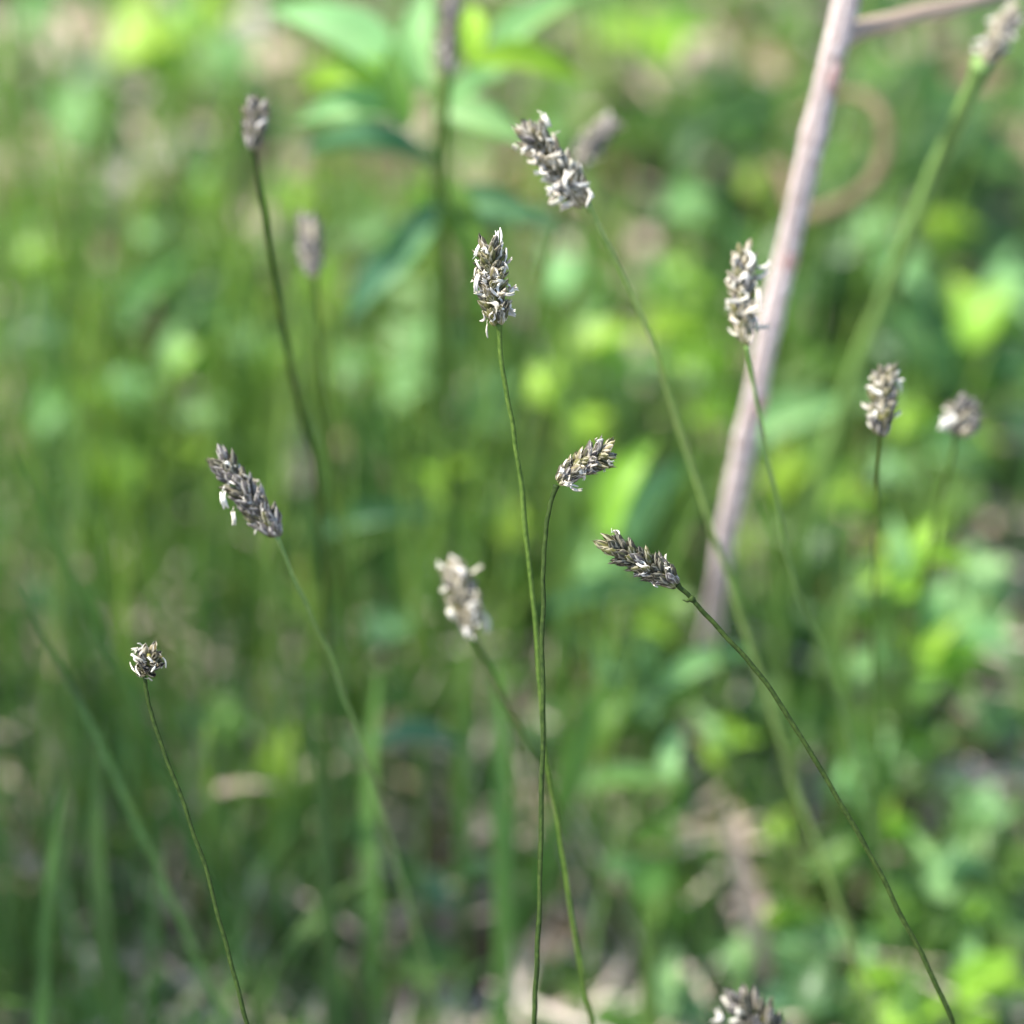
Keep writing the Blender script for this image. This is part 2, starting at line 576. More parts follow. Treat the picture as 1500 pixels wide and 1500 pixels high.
def make_head(root, pts_px, d0, dt, wpx, n, tones, n_anth, spk=0.0055, ant=0.0032, prof=None, open_=1.0, seed=0, fixed=()):
    """pts_px from the base of the head to its tip; n spikelets set in a spiral round the axis"""
    q = random.Random(900 + seed)
    P = spline([at(x, y, d0 + dt * i / (len(pts_px) - 1)) for i, (x, y) in enumerate(pts_px)], 8)
    scale = FIELD * d0 / 1500
    Rw = wpx * scale / 2 * 0.84
    base = P[0]
    rl = root.location
    tot = sum((b - a).length for a, b in zip(P, P[1:]))
    prof = prof or (lambda t: 0.55 + 0.45 * math.sin(math.pi * min(1, 0.15 + 0.75 * t)))
    mb = MB()
    core = P[:max(4, int(len(P) * 0.86))]
    mb.tube([p - base for p in core], [Rw * 0.34 * prof(i / len(P)) * (0.45 + 0.55 * min(1, i / 3)) * (1 - 0.6 * (i / len(core)) ** 3) for i in range(len(core))], 8, lump=0.4, seed=seed)
    head = obj("flower_head", mb.mesh("flower_head", M['core']), root, Matrix.Translation(base - rl))
    names, wts = zip(*tones)
    n, spk = int(n * 1.5), spk * 0.84

    def on_axis(t):
        f = t * (len(P) - 1)
        i = min(len(P) - 2, int(f))
        p = P[i].lerp(P[i + 1], f - i)
        return p, (P[min(len(P) - 1, i + 1)] - P[max(0, i - 1)]).normalized()

    tmax = max(0.35, 1 - 0.72 * spk / tot)
    for i in range(n):
        t = tmax * (i + 0.3) / n
        p, a = on_axis(t)
        ang = i * 2.399 + q.uniform(-.35, .35)
        e1 = a.orthogonal().normalized()
        e2 = a.cross(e1)
        rad = e1 * math.cos(ang) + e2 * math.sin(ang)
        want = Rw * prof(t / tmax) * q.uniform(.85, 1.12)
        L = spk * q.uniform(.85, 1.15)
        ca = Rw * 0.22
        s = max(0.12, min(0.93, (want - ca) / L)) * open_
        if i > n - 4:
            s *= 0.5
        dirv = a * math.sqrt(max(0.05, 1 - s * s)) + rad * s + Vector((q.uniform(-.1, .1), q.uniform(-.1, .1), q.uniform(-.1, .1)))
        m3 = frame_z(dirv, rad)
        m = m3.to_4x4() @ Matrix.Diagonal((L * q.uniform(.85, 1.2), L, L, 1))
        m.translation = p + rad * ca - base
        tone = q.choices(names, wts)[0]
        obj("spikelet", SPK[tone][q.randrange(7)], head, m)
    for i in range(int(n_anth * 1.5)):
        t = q.uniform(0.08, 0.88)
        p, a = on_axis(t)
        e1 = a.orthogonal().normalized()
        e2 = a.cross(e1)
        ang = q.uniform(0, 6.283)
        rad = e1 * math.cos(ang) + e2 * math.sin(ang)
        # spent stamens hang mostly on the outside, drooping
        dirv = rad * q.uniform(-.2, .15) + a * q.uniform(-.3, 1.0) + Vector((0, 0, -q.uniform(0, .4)))
        tang = a.cross(rad) * q.uniform(-1, 1)
        m3 = frame_z(dirv + tang, rad)
        L = ant * q.uniform(.8, 1.5)
        m = m3.to_4x4() @ Matrix.Scale(L, 4)
        m.translation = p + rad * (Rw * prof(min(1, t / tmax)) * q.uniform(.6, .85)) - base
        obj("anther", ANT[q.randrange(9)], head, m)
    for (x0, y0, x1, y1, w) in fixed:          # a stamen the photo shows one by one
        a_, b_ = at(x0, y0, d0 - Rw * 0.9), at(x1, y1, d0 - Rw * 0.9)
        v = b_ - a_
        m3 = frame_z(v, -FWD)
        L = v.length
        m = m3.to_4x4() @ Matrix.Diagonal((w * scale / 0.22, w * scale / 0.22, L / 0.85, 1))
        m.translation = a_ - v * 0.25 - base
        obj("anther", ANT[q.randrange(9)], head, m)
    return head


def stalk(label, land, stem_px, d_head, d_end, head, rad=0.00055, mat='stem', end='drop', name="grass_flower_stalk", node=None, group=None, lean=0.0):
    """stem_px: from just under the head downwards.  The stem always runs down to the soil."""
    n = len(stem_px)
    pts = []
    for i, (x, y) in enumerate(stem_px):
        pts.append(at(x, y, d_head + (d_end - d_head) * (i / (n - 1)) ** 1.3))
    vis = len(pts)
    last, prev = pts[-1], pts[-2]
    slope = (last - prev)
    k = last.z / max(0.02, -slope.z) if slope.z < 0 else 1
    run = Vector((slope.x, slope.y, 0)) * k
    if run.length > 0.3:
        run *= 0.3 / run.length
    base = Vector((last.x + run.x * 0.8, last.y + run.y * 0.8 + lean, 0))
    base.z = ground_z(base.x, base.y) - 0.002
    pts += tail(last, last + run * 0.55 + Vector((0, 0, (base.z - last.z) * 0.55)), base)
    P = spline(pts, 10)
    root = empty(name, base)
    L = len(P)
    mb = MB()
    rr = [rad * (0.95 + 0.45 * (i / L)) * (1 + 0.55 * math.exp(-i / 2.2)) * (1 + 0.10 * noise.noise(Vector((i * 0.31, base.x * 50, 0)))) for i in range(L)]
    for i in range(3, L - 3):        # slight unevenness of a grown stem
        P[i] = P[i] + Vector((noise.noise(Vector((i * .22, base.x * 90, 1))), noise.noise(Vector((i * .22, base.x * 90, 7))), 0)) * 0.00035
    mb.tube([p - base for p in P], rr, 7)
    st = obj("stem", mb.mesh("stem", M[mat]), root)
    if node:
        i = node
        p = P[i]
        t = (P[i + 1] - P[i - 1]).normalized()
        nb = MB()
        nb.tube([p - t * 0.0007 - base, p - t * 0.0003 - base, p + t * 0.0003 - base, p + t * 0.0007 - base], [rad * 0.9, rad * 1.35, rad * 1.35, rad * 0.9], 8)
        sdv = (t.cross(FWD)).normalized()
        if sdv.z > 0:
            sdv = -sdv
        nb.tube([p - base, p + (sdv * 0.0011 - t * 0.0004) - base, p + (sdv * 0.0016 - t * 0.0012) - base], [rad * 0.9, rad * 0.6, rad * 0.15], 5)
        obj("node", nb.mesh("node", M[mat]), st)
    if head:
        make_head(root, d0=d_head, **head)
    tag(root, label, "grass", group)
    if land:
        LAND.append(land)
    return root


def bulge(t):
    return 0.5 + 0.5 * math.sin(math.pi * min(1, 0.1 + 0.8 * t)) ** 0.8


def club(t):
    return 0.45 + 0.55 * min(1, t * 1.3)


def even(t):
    return (0.62 + 0.38 * math.sin(math.pi * min(1, 0.12 + 0.8 * t)) ** 0.6) * min(1, 0.5 + 2.2 * t)


G1 = "flowering stalks of one grass"
stalk("tilted whitish flower head with bold cream stamens, upper centre, pointing up left", ("the tilted whitish flower head", 800, 230),
      [(860, 300), (900, 378), (955, 500), (990, 612), (1035, 750), (1075, 870), (1120, 1010), (1165, 1150), (1230, 1330)], 1.035, 1.16,
      dict(pts_px=[(858, 303), (832, 262), (800, 222), (765, 180)], dt=-0.004, wpx=62, n=34, tones=[('dark', 2), ('slate', 2), ('cream', 8)], n_anth=34, spk=0.0058, ant=0.0040, seed=1, prof=even,
           fixed=[(815, 198, 792, 222, 12), (790, 236, 808, 258, 12), (808, 258, 836, 250, 11), (816, 222, 808, 244, 9), (762, 215, 757, 222, 12), (790, 168, 800, 190, 11), (818, 268, 816, 288, 11)]),
      rad=0.00065, mat='stem_pale', group=G1)
stalk("upright sharp flower head with white stamens and olive middle, centre top", ("the upright sharp cream head", 720, 400),
      [(731, 474), (738, 550), (756, 650), (771, 780), (786, 930), (797, 1090), (815, 1190), (836, 1330), (858, 1450), (870, 1520)], 1.0, 1.06,
      dict(pts_px=[(731, 478), (724, 440), (720, 395), (716, 345)], dt=-0.002, wpx=62, n=42, tones=[('olive', 6), ('dark', 3), ('cream', 4)], n_anth=46, spk=0.0046, ant=0.0030, seed=2, prof=even,
           fixed=[(700, 420, 705, 402, 8), (708, 412, 732, 405, 7), (716, 440, 730, 458, 10), (702, 405, 700, 430, 8), (694, 375, 702, 356, 6), (712, 425, 728, 420, 6)]),
      rad=0.00052, mat='stem', group=G1)
stalk("purplish flower head leaning right on a dark bowed wiry stem", ("the purplish leaning head", 862, 675),
      [(815, 711), (803, 755), (796, 830), (795, 950), (795, 1100), (791, 1300), (785, 1440), (782, 1520)], 1.0, 1.015,
      dict(pts_px=[(817, 707), (838, 690), (868, 672), (904, 652)], dt=-0.003, wpx=58, n=36, tones=[('slate', 5), ('dark', 3), ('olive', 4), ('cream', 2)], n_anth=20, spk=0.0046, ant=0.0026, seed=3, prof=club,
           fixed=[(818, 692, 822, 684, 8), (826, 704, 838, 706, 9)]),
      rad=0.00052, mat='stem_dark', group=G1)
stalk("dark grey-olive flower head nodding left on a long diagonal stem with a small node", ("the dark nodding head", 930, 815),
      [(992, 856), (1013, 877), (1050, 918), (1120, 998), (1180, 1090), (1250, 1208), (1310, 1320), (1370, 1440), (1400, 1510)], 1.0, 1.02,
      dict(pts_px=[(993, 857), (965, 838), (925, 815), (875, 790)], dt=-0.002, wpx=56, n=44, tones=[('dark', 6), ('slate', 2), ('olive', 5)], n_anth=9, spk=0.0050, ant=0.0024, seed=4, prof=even,
           fixed=[(974, 826, 980, 833, 7), (898, 776, 908, 786, 6)]),
      rad=0.00052, mat='stem_dark', node=10, group=G1)
stalk("grey slanting flower head with two white stamens hanging from its underside, left", ("the slanting grey head", 350, 710),
      [(405, 785), (440, 868), (480, 955), (530, 1090), (562, 1200), (600, 1330), (640, 1470), (660, 1540)], 1.022, 1.21,
      dict(pts_px=[(407, 788), (385, 755), (350, 710), (312, 660)], dt=0.0, wpx=58, n=38, tones=[('slate', 6), ('dark', 5), ('olive', 2)], n_anth=6, spk=0.0056, ant=0.0026, seed=5, prof=even,
           fixed=[(330, 718, 335, 745, 11), (343, 748, 345, 770, 8), (328, 675, 338, 679, 6)]),
      rad=0.00045, mat='stem_soft', group=G1)
stalk("small round flower head seen end on with white fringe, lower left", ("the small round head", 218, 967),
      [(211, 985), (214, 1010), (228, 1065), (270, 1180), (308, 1295), (340, 1420), (365, 1510)], 1.0, 1.01,
      dict(pts_px=[(215, 985), (217, 970), (219, 954)], dt=-0.006, wpx=52, n=22, tones=[('slate', 5), ('dark', 2), ('cream', 3), ('olive', 2)], n_anth=16, spk=0.0038, ant=0.0024, seed=6, prof=lambda t: 0.9,
           fixed=[(212, 955, 206, 974, 8), (196, 956, 210, 951, 6)]),
      rad=0.00045, mat='stem_dark', group=G1)
stalk("small dark blurred flower head on a tall dark stem, upper left", ("the small dark upper head", 375, 180),
      [(370, 218), (384, 290), (400, 395), (418, 500), (440, 605), (462, 690), (474, 820), (478, 930)], 1.065, 1.16,
      dict(pts_px=[(370, 222), (372, 195), (376, 168), (380, 148)], dt=0.0, wpx=50, n=26, tones=[('dark', 5), ('slate', 5)], n_anth=3, spk=0.0050, ant=0.0026, seed=7, prof=club),
      rad=0.0007, mat='stem_dark', group=G1)
stalk("faint grey-brown flower head beside the dark stem, upper left", ("the faint grey-brown head", 455, 362),
      [(460, 405), (468, 500), (480, 620), (498, 760), (512, 900), (530, 1050)], 1.12, 1.24,
      dict(pts_px=[(460, 408), (456, 375), (453, 342), (449, 318)], dt=0.0, wpx=44, n=26, tones=[('slate', 5), ('cream', 3)], n_anth=4, spk=0.0054, ant=0.0026, seed=8, prof=even),
      rad=0.0008, mat='stem', group=G1)
stalk("cream upright flower head standing against the pinkish twig", ("the cream head by the twig", 1088, 428),
      [(1094, 505), (1112, 605), (1137, 725), (1162, 850), (1208, 960), (1245, 1085), (1290, 1260)], 1.04, 1.16,
      dict(pts_px=[(1093, 507), (1088, 460), (1087, 410), (1088, 360)], dt=0.0, wpx=50, n=36, tones=[('cream', 6), ('slate', 2), ('olive', 2)], n_anth=22, spk=0.0052, ant=0.0036, seed=9, prof=even,
           fixed=[(1082, 408, 1098, 412, 14), (1086, 425, 1092, 440, 12), (1106, 420, 1106, 450, 10), (1096, 365, 1097, 392, 10), (1076, 375, 1080, 382, 10)]),
      rad=0.00045, mat='stem_soft', group=G1)
stalk("brownish upright flower head with yellow spot, right side", ("the brownish upright head", 1295, 580),
      [(1291, 632), (1286, 690), (1284, 760), (1280, 900), (1282, 1100), (1290, 1260)], 1.045, 1.20,
      dict(pts_px=[(1292, 640), (1291, 605), (1295, 570), (1298, 530)], dt=0.0, wpx=54, n=34, tones=[('slate', 3), ('dark', 3), ('cream', 3), ('olive', 3)], n_anth=14, spk=0.0050, ant=0.0030, seed=10, prof=even,
           fixed=[(1275, 608, 1282, 612, 11), (1275, 568, 1293, 578, 8)]),
      rad=0.00045, mat='stem', group=G1)
stalk("mushroom-shaped purplish drooping head with a white left edge, far right", ("the drooping purplish head", 1410, 610),
      [(1402, 632), (1392, 680), (1374, 745), (1352, 860), (1335, 960)], 1.085, 1.22,
      dict(pts_px=[(1403, 638), (1408, 612), (1412, 580)], dt=0.0, wpx=66, n=30, tones=[('slate', 6), ('cream', 2)], n_anth=4, spk=0.0052, ant=0.0034, seed=11, prof=lambda t: 0.95, open_=1.05,
           fixed=[(1388, 612, 1382, 632, 14), (1394, 604, 1388, 622, 12)]),
      rad=0.00045, mat='stem', group=G1)
stalk("blurred creamy flower head low in the centre, above the crossing stems", ("the blurred creamy head", 678, 872),
      [(690, 925), (730, 1010), (770, 1092), (812, 1172), (862, 1265), (905, 1340)], 1.075, 1.20,
      dict(pts_px=[(690, 928), (684, 895), (675, 858), (660, 818)], dt=0.0, wpx=60, n=30, tones=[('cream', 7), ('olive', 2), ('slate', 2)], n_anth=18, spk=0.0058, ant=0.0040, seed=12, prof=even,
           fixed=[(648, 860, 652, 866, 14), (660, 888, 672, 905, 12), (692, 898, 700, 880, 10), (680, 918, 690, 919, 14), (668, 830, 676, 848, 12)]),
      rad=0.00065, mat='stem', group=G1)
stalk("ghostly grey flower head just behind the tilted whitish one", ("the ghostly grey head", 880, 205),
      [(848, 245), (815, 340), (782, 470), (762, 600), (750, 760)], 1.15, 1.28,
      dict(pts_px=[(848, 248), (860, 220), (880, 195), (905, 175)], dt=0.0, wpx=46, n=26, tones=[('slate', 6), ('cream', 3)], n_anth=5, spk=0.0056, ant=0.0030, seed=13, prof=even),
      rad=0.00065, mat='stem', group=G1)
stalk("grey flower head cut by the bottom edge of the picture", ("the grey head at the bottom edge", 1090, 1475),
      [(1172, 1565), (1210, 1640), (1240, 1720)], 0.955, 0.98,
      dict(pts_px=[(1170, 1562), (1140, 1530), (1105, 1490), (1075, 1455)], dt=0.0, wpx=84, n=36, tones=[('dark', 5), ('slate', 6), ('cream', 1)], n_anth=8, spk=0.0060, ant=0.0032, seed=14, prof=even,
           fixed=[(1052, 1480, 1046, 1498, 12), (1078, 1478, 1088, 1484, 9)]),
      rad=0.0006, mat='stem_dark', group=G1)
stalk("thick pale green stem with whitish head leaving the frame at the right edge", ("the thick pale right stem", 1350, 300),
      [(1440, 92), (1410, 160), (1380, 225), (1335, 340), (1300, 430), (1255, 545), (1205, 690), (1165, 860)], 1.11, 1.30,
      dict(pts_px=[(1442, 94), (1454, 70), (1472, 38), (1490, 8)], dt=0.0, wpx=44, n=28, tones=[('cream', 6), ('slate', 2)], n_anth=20, spk=0.0058, ant=0.0036, seed=15, prof=even),
      rad=0.0019, mat='stem_soft', group=G1)
stalk("dark purple flower head hanging into the top edge amid whorled leaves", ("the dark purple head at top", 657, 60),
      [(655, 108), (652, 180), (650, 300), (652, 450), (655, 640), (658, 800)], 1.14, 1.30,
      dict(pts_px=[(655, 112), (656, 70), (659, 30), (661, -15)], dt=0.0, wpx=34, n=24, tones=[('dark', 3), ('slate', 5)], n_anth=3, spk=0.0058, ant=0.0030, seed=16, prof=even),
      rad=0.0010, mat='stem', group=G1)

LAND += [("the top of the pinkish twig", 1215, 100), ("the middle of the pinkish twig", 1120, 520), ("the foot of the pinkish twig", 1050, 860),
         ("the whorled leaves at the top", 620, 150), ("the top left corner", 60, 40), ("the bottom left corner", 60, 1480),
         ("the bottom right corner", 1440, 1480), ("the top right corner", 1440, 30), ("the crossing stems at bottom centre", 800, 1150),
         ("the lower end of the diagonal stem", 1300, 1300), ("the bent grey dry blade", 330, 1155), ("the pale pieces of litter at bottom centre", 700, 1420),
         ("the middle of the left edge", 60, 720), ("the middle of the right edge", 1445, 760)]

# ------------------------------------------------------------------ the pinkish twig, its side branch and a curled stalk
tw = [at(x, y, d) for x, y, d in ((1300, -330, 1.09), (1262, -120, 1.10), (1240, 0, 1.105), (1212, 110, 1.11), (1186, 220, 1.115), (1150, 380, 1.125), (1122, 500, 1.13),
                                  (1093, 640, 1.14), (1066, 770, 1.155), (1050, 870, 1.18), (1038, 950, 1.25))]
b_ = at_h(1026, 1035, 0.0)
tw.append(b_)
P = spline(tw, 8)
root = empty("dead_twig", b_)
mb = MB()
rad = []
for i in range(len(P)):
    t = i / len(P)
    r = 0.0031 - 0.0007 * t
    for kn in (0.34, 0.52, 0.63):
        r += 0.0004 * math.exp(-((t - kn) / 0.012) ** 2)
    rad.append(r)
mb.tube([p - b_ for p in P], rad, 12, lump=0.14, seed=3)
shoot = mb.mesh("shoot", M['bark'])
obj("shoot", shoot, root)
for k in (int(len(P) * 0.27), int(len(P) * 0.46), int(len(P) * 0.60)):
    sc = MB()
    t_ = (P[k + 1] - P[k - 1]).normalized()
    sc.tube([P[k] + t_ * (w - 2) * 0.0018 + RIGHT * 0.0004 - b_ for w in range(5)], [rad[k] * f for f in (0.90, 1.0, 1.05, 0.99, 0.88)], 12, lump=0.16, seed=k)
    obj("bud_scar", sc.mesh("bud_scar", M['scar']), root)
br = spline([at(1228, 62, 1.109), at(1262, 42, 1.115), (at(1340, 22, 1.125)), at(1430, 0, 1.14), at(1520, -30, 1.16), at(1640, -90, 1.18)], 6)
mb = MB()
mb.tube([p - b_ for p in br], [0.0026 - 0.0012 * i / len(br) for i in range(len(br))], 9, lump=0.15, seed=8)
obj("side_branch", mb.mesh("side_branch", M['bark_brown']), root)
tag(root, "pinkish grey bare twig rising diagonally with a side branch at its top", "twig")

cu = [at(1170, 310, 1.27), at(1225, 302, 1.26), at(1272, 272, 1.25), at(1296, 220, 1.25), at(1292, 170, 1.25), at(1262, 140, 1.26), at(1215, 140, 1.27), at(1172, 170, 1.28)]
e_ = at_h(1080, 420, 0.0)
cu = [e_, e_.lerp(cu[0], 0.55) + Vector((0, 0, 0.03))] + cu
cu = spline(cu, 7)
mb = MB()
mb.tube([p - e_ for p in cu], [0.0021 - 0.0009 * i / len(cu) for i in range(len(cu))], 7, lump=0.35)
o = obj("curled_stalk", mb.mesh("curled_stalk", M['tendril']), None, Matrix.Translation(e_))
tag(o, "brownish dry stalk curling in a hook behind the pinkish twig", "stalk")

# ------------------------------------------------------------------ whorled herb at the top
def herb(name, label, leaves, stem_top, stem_root, stem_mat, rad=0.0012, petiole=True, cat="herb", group=None):
    """leaves: (mesh, base, axis, normal, L, W)"""
    stem_root = Vector((stem_root.x, stem_root.y, ground_z(stem_root.x, stem_root.y) - 0.002))
    root = empty(name, stem_root)
    mb = MB()
    midp = stem_root.lerp(stem_top, 0.5) + Vector((rnd.uniform(-.004, .004), rnd.uniform(-.004, .004), 0))
    S = spline([stem_root, midp, stem_top], 5)
    mb.tube([p - stem_root for p in S], [rad * (1.15 - 0.45 * i / len(S)) for i in range(len(S))], 6)
    if petiole:
        for l in leaves:
            b = l[1]
            # leave the stem somewhere below the leaf
            k = max(1, min(len(S) - 1, int(len(S) * rnd.uniform(.45, .95))))
            s = S[k]
            c = s.lerp(b, 0.55) + Vector((0, 0, 0.15 * (b - s).length))
            T = spline([s, c, b + l[2].normalized() * 0.0008], 4)
            mb.tube([p - stem_root for p in T], rad * 0.45, 5)
    obj("stem", mb.mesh("stem", stem_mat), root)
    for me, b, a, nn, L, W in leaves:
        obj("leaf", me, root, leaf_matrix(b - stem_root, a, nn, L, W))
    tag(root, label, cat, group)
    return root


def px_leaf(c, cx, cy, ln, wd, ang, h=None, d=None, shape=None, facing=0.5, q=rnd):
    ctr = at_h(cx, cy, h) if d is None else at(cx, cy, d)
    dd = depth(ctr)
    s = FIELD * dd / 1500
    a = R(ang)
    axis = (RIGHT * math.cos(a) + UP * math.sin(a) + FWD * q.uniform(-.25, .25)).normalized()
    nrm = (Vector((0, 0, 1)) * (1 - facing) + (-FWD) * facing + SUN_TO * (0.8 if c in 'YL' else 0.2) + Vector((q.uniform(-.3, .3), q.uniform(-.3, .3), 0))).normalized()
    L, W = ln * s, wd * s
    if shape is None:
        shape = 3 if ln > 2.4 * wd else q.randrange(3)
    me = LEAF[c][shape]
    return (me, ctr - axis * L * 0.5, axis, nrm, L, W)


wl = []
for c, x0, y0, x1, y1, w in (('L', 590, 125, 395, 0, 66), ('L', 625, 128, 622, -30, 46), ('L', 720, 120, 850, -25, 50), ('Y', 690, 95, 862, 112, 44),
                             ('L', 655, 175, 745, 90, 34), ('L', 640, 165, 775, 205, 44), ('G', 600, 185, 570, 60, 40), ('Y', 600, 140, 440, 112, 40),
                             ('L', 600, 170, 430, 170, 52), ('T', 640, 245, 430, 205, 36), ('T', 655, 300, 800, 312, 42), ('T', 690, 330, 850, 335, 34),
                             ('T', 620, 370, 500, 470, 46), ('T', 640, 300, 560, 420, 40), ('G', 650, 260, 700, 420, 44), ('Y', 690, 10, 690, 100, 40)):
    d = 1.20 + rnd.uniform(-.012, .03)
    w *= 1.2
    ln = math.hypot(x1 - x0, y1 - y0)
    wl.append(px_leaf(c, (x0 + x1) / 2, (y0 + y1) / 2, ln, w, math.degrees(math.atan2(y0 - y1, x1 - x0)), d=d, shape=3, facing=0.35))
tp = at(645, 120, 1.205)
herb("whorled_herb", "tall blue-green herb with whorls of narrow leaves at the top, left of centre", wl, tp, at_h(660, 880, 0.0), M['herb_stem'], 0.0017, petiole=False)

# ------------------------------------------------------------------ other herbs: leaf by leaf as the photo shows them
# code, x, y, length, width, angle, height above the soil in cm; D leaves paint shaded gaps
PATCH = """
Y 222 60 140 110 20 8;Y 292 25 100 70 80 8;Y 300 285 64 54 10 5;Y 425 288 66 66 40 5;Y 480 110 70 44 10 6;L 345 92 100 44 -50 6
L 116 165 120 62 80 6;L 60 20 80 60 30 4;G 120 100 90 60 60 3;L 215 330 60 54 70 4;Y 62 372 80 56 20 4;G 80 430 110 70 40 4;G 200 410 120 60 50 4
L 232 430 160 40 55 5;Y 285 520 90 76 30 5;L 190 565 90 50 10 4;Y 130 575 66 54 30 4;Y 190 690 50 76 80 4;Y 145 680 66 50 10 4;Y 270 662 50 60 80 4
G 360 560 120 70 70 5;L 510 530 44 70 80 5;Y 415 520 90 60 60 5;G 560 520 120 80 80 6;L 600 560 90 60 60 5;Y 480 410 80 54 30 5;G 330 390 100 60 50 4
G 530 300 100 60 20 5;Y 620 290 80 60 60 5;L 560 340 90 50 20 5;G 700 420 110 60 70 5
O 880 90 100 110 40 4;G 830 130 90 60 70 5;Y 900 40 80 60 40 5;Y 980 60 70 90 80 5;G 1000 20 100 60 30 5;G 930 180 90 60 40 4
Y 985 410 80 90 60 6;L 830 400 66 76 60 6;Y 800 560 76 76 40 6;Y 880 500 120 70 20 6;L 940 540 110 60 40 6;Y 1000 480 120 70 10 6;G 900 450 100 60 30 5;Y 860 620 80 50 30 6
G 1050 220 170 66 10 5;Y 1115 272 60 60 30 5;G 1040 130 120 60 30 4;O 1100 60 60 100 80 4;G 1160 40 60 90 80 4;D 1130 180 110 70 40 3;L 1010 300 90 50 20 5;G 1060 320 120 60 10 5
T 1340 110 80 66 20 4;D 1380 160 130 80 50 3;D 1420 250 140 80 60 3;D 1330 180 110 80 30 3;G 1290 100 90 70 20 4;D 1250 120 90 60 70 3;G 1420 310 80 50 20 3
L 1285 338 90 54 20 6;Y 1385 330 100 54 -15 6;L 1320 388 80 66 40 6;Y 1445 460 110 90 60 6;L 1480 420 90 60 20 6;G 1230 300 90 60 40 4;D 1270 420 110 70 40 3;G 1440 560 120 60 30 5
Y 1400 545 110 56 15 5;L 1470 520 90 60 40 5;G 1350 560 100 60 30 5;Y 1345 620 90 50 20 5
G 1040 430 130 80 20 6;Y 1030 520 110 60 10 6;L 1170 620 170 64 25 6;G 1190 540 110 60 30 5;Y 1060 600 90 50 20 5;G 1140 760 100 60 60 5;Y 1150 690 60 90 80 5
Y 1240 732 86 56 15 8;Y 1345 815 80 130 70 9;Y 1310 850 96 50 10 6;L 1270 850 66 80 70 5;L 1400 655 100 54 20 6;L 1375 890 56 100 80 5;L 1445 850 80 90 50 6;Y 1390 965 96 60 15 6
G 1220 830 100 60 60 4;G 1200 650 90 50 60 5;L 1440 930 90 70 40 5;G 1300 740 100 60 30 4;G 1400 740 110 60 60 4;L 1310 690 70 50 30 5
Y 925 712 160 64 68 10;L 890 830 80 84 40 5;L 965 735 160 62 62 6;T 910 880 220 40 10 9;T 725 562 76 44 70 5;T 560 765 180 36 12 11;Y 750 770 50 70 80 5;G 690 770 90 60 70 5
G 600 640 110 60 70 5;Y 650 700 80 40 80 5;L 700 600 70 50 40 5;G 870 760 90 60 60 5;Y 960 900 90 60 20 5;L 940 950 90 60 30 4;T 960 1010 100 50 60 5
L 990 1100 34 84 80 9;L 915 1152 150 32 10 9;T 620 1090 140 44 0 10;G 900 1040 120 60 50 5;G 1010 1010 140 50 25 5;L 1040 980 150 42 25 8;G 1080 1060 110 70 40 5;Y 1060 1080 60 90 70 5
Y 1345 1090 46 80 80 5;L 1290 1120 54 110 80 5;L 1240 1150 84 44 30 5;Y 1310 1212 70 46 30 5;L 1390 1272 66 100 70 6;W 1410 1140 84 40 15 2;G 1200 1060 110 70 50 4;G 1240 1240 120 60 40 4
Y 1150 1212 60 60 40 4;G 1110 1150 100 60 60 4;O 1150 1270 90 60 20 3;Y 1150 1340 70 36 10 4;L 1170 1382 76 44 -15 4;Y 1285 1430 76 56 30 5;Y 1335 1485 110 70 20 5;Y 1445 1430 110 80 40 5
L 1080 1400 44 74 80 4;T 1170 1475 130 50 5 4;G 1380 1360 100 60 50 4;Y 1430 1330 60 50 30 5;G 1430 1230 80 60 60 4;L 1440 1180 60 80 70 4;G 1020 1250 90 60 50 3;G 1320 1310 90 56 20 4
L 1220 1375 60 70 70 4;G 1230 1480 100 50 20 4;L 1460 1050 60 80 60 4;G 1340 1020 110 60 40 4;L 1290 970 80 50 20 5;G 1110 900 90 60 40 4
Y 415 1110 54 130 80 6;G 330 1050 80 70 60 5;G 420 1190 70 90 70 5;T 90 880 70 80 70 5;L 300 600 70 50 20 4;G 240 640 90 50 20 4;G 480 1160 60 90 80 4;T 310 1060 70 70 60 4
G 90 560 110 50 20 4;L 90 610 100 60 40 4;G 560 620 60 90 80 5;L 620 500 60 90 80 6;G 520 600 60 90 80 4;L 980 1440 40 110 85 5;T 1010 1480 90 50 10 4;G 960 1330 60 90 70 4
D 60 495 120 80 20 5;D 150 112 110 80 40 5;D 290 440 110 90 60 5;D 1360 490 170 110 10 5;D 1250 380 150 90 40 4;D 1400 180 170 110 50 5;D 1330 260 150 100 30 5;D 1220 250 120 90 60 4;D 1120 380 130 90 60 4;D 1460 480 100 70 60 4;D 1080 160 130 90 30 4;D 1010 200 100 80 70 4;D 1210 785 100 80 30 5;D 1450 350 90 70 50 2;D 1190 1440 80 100 70 4;D 1100 300 100 60 60 2;D 1290 30 100 60 30 2;D 1180 420 90 70 60 2
"""
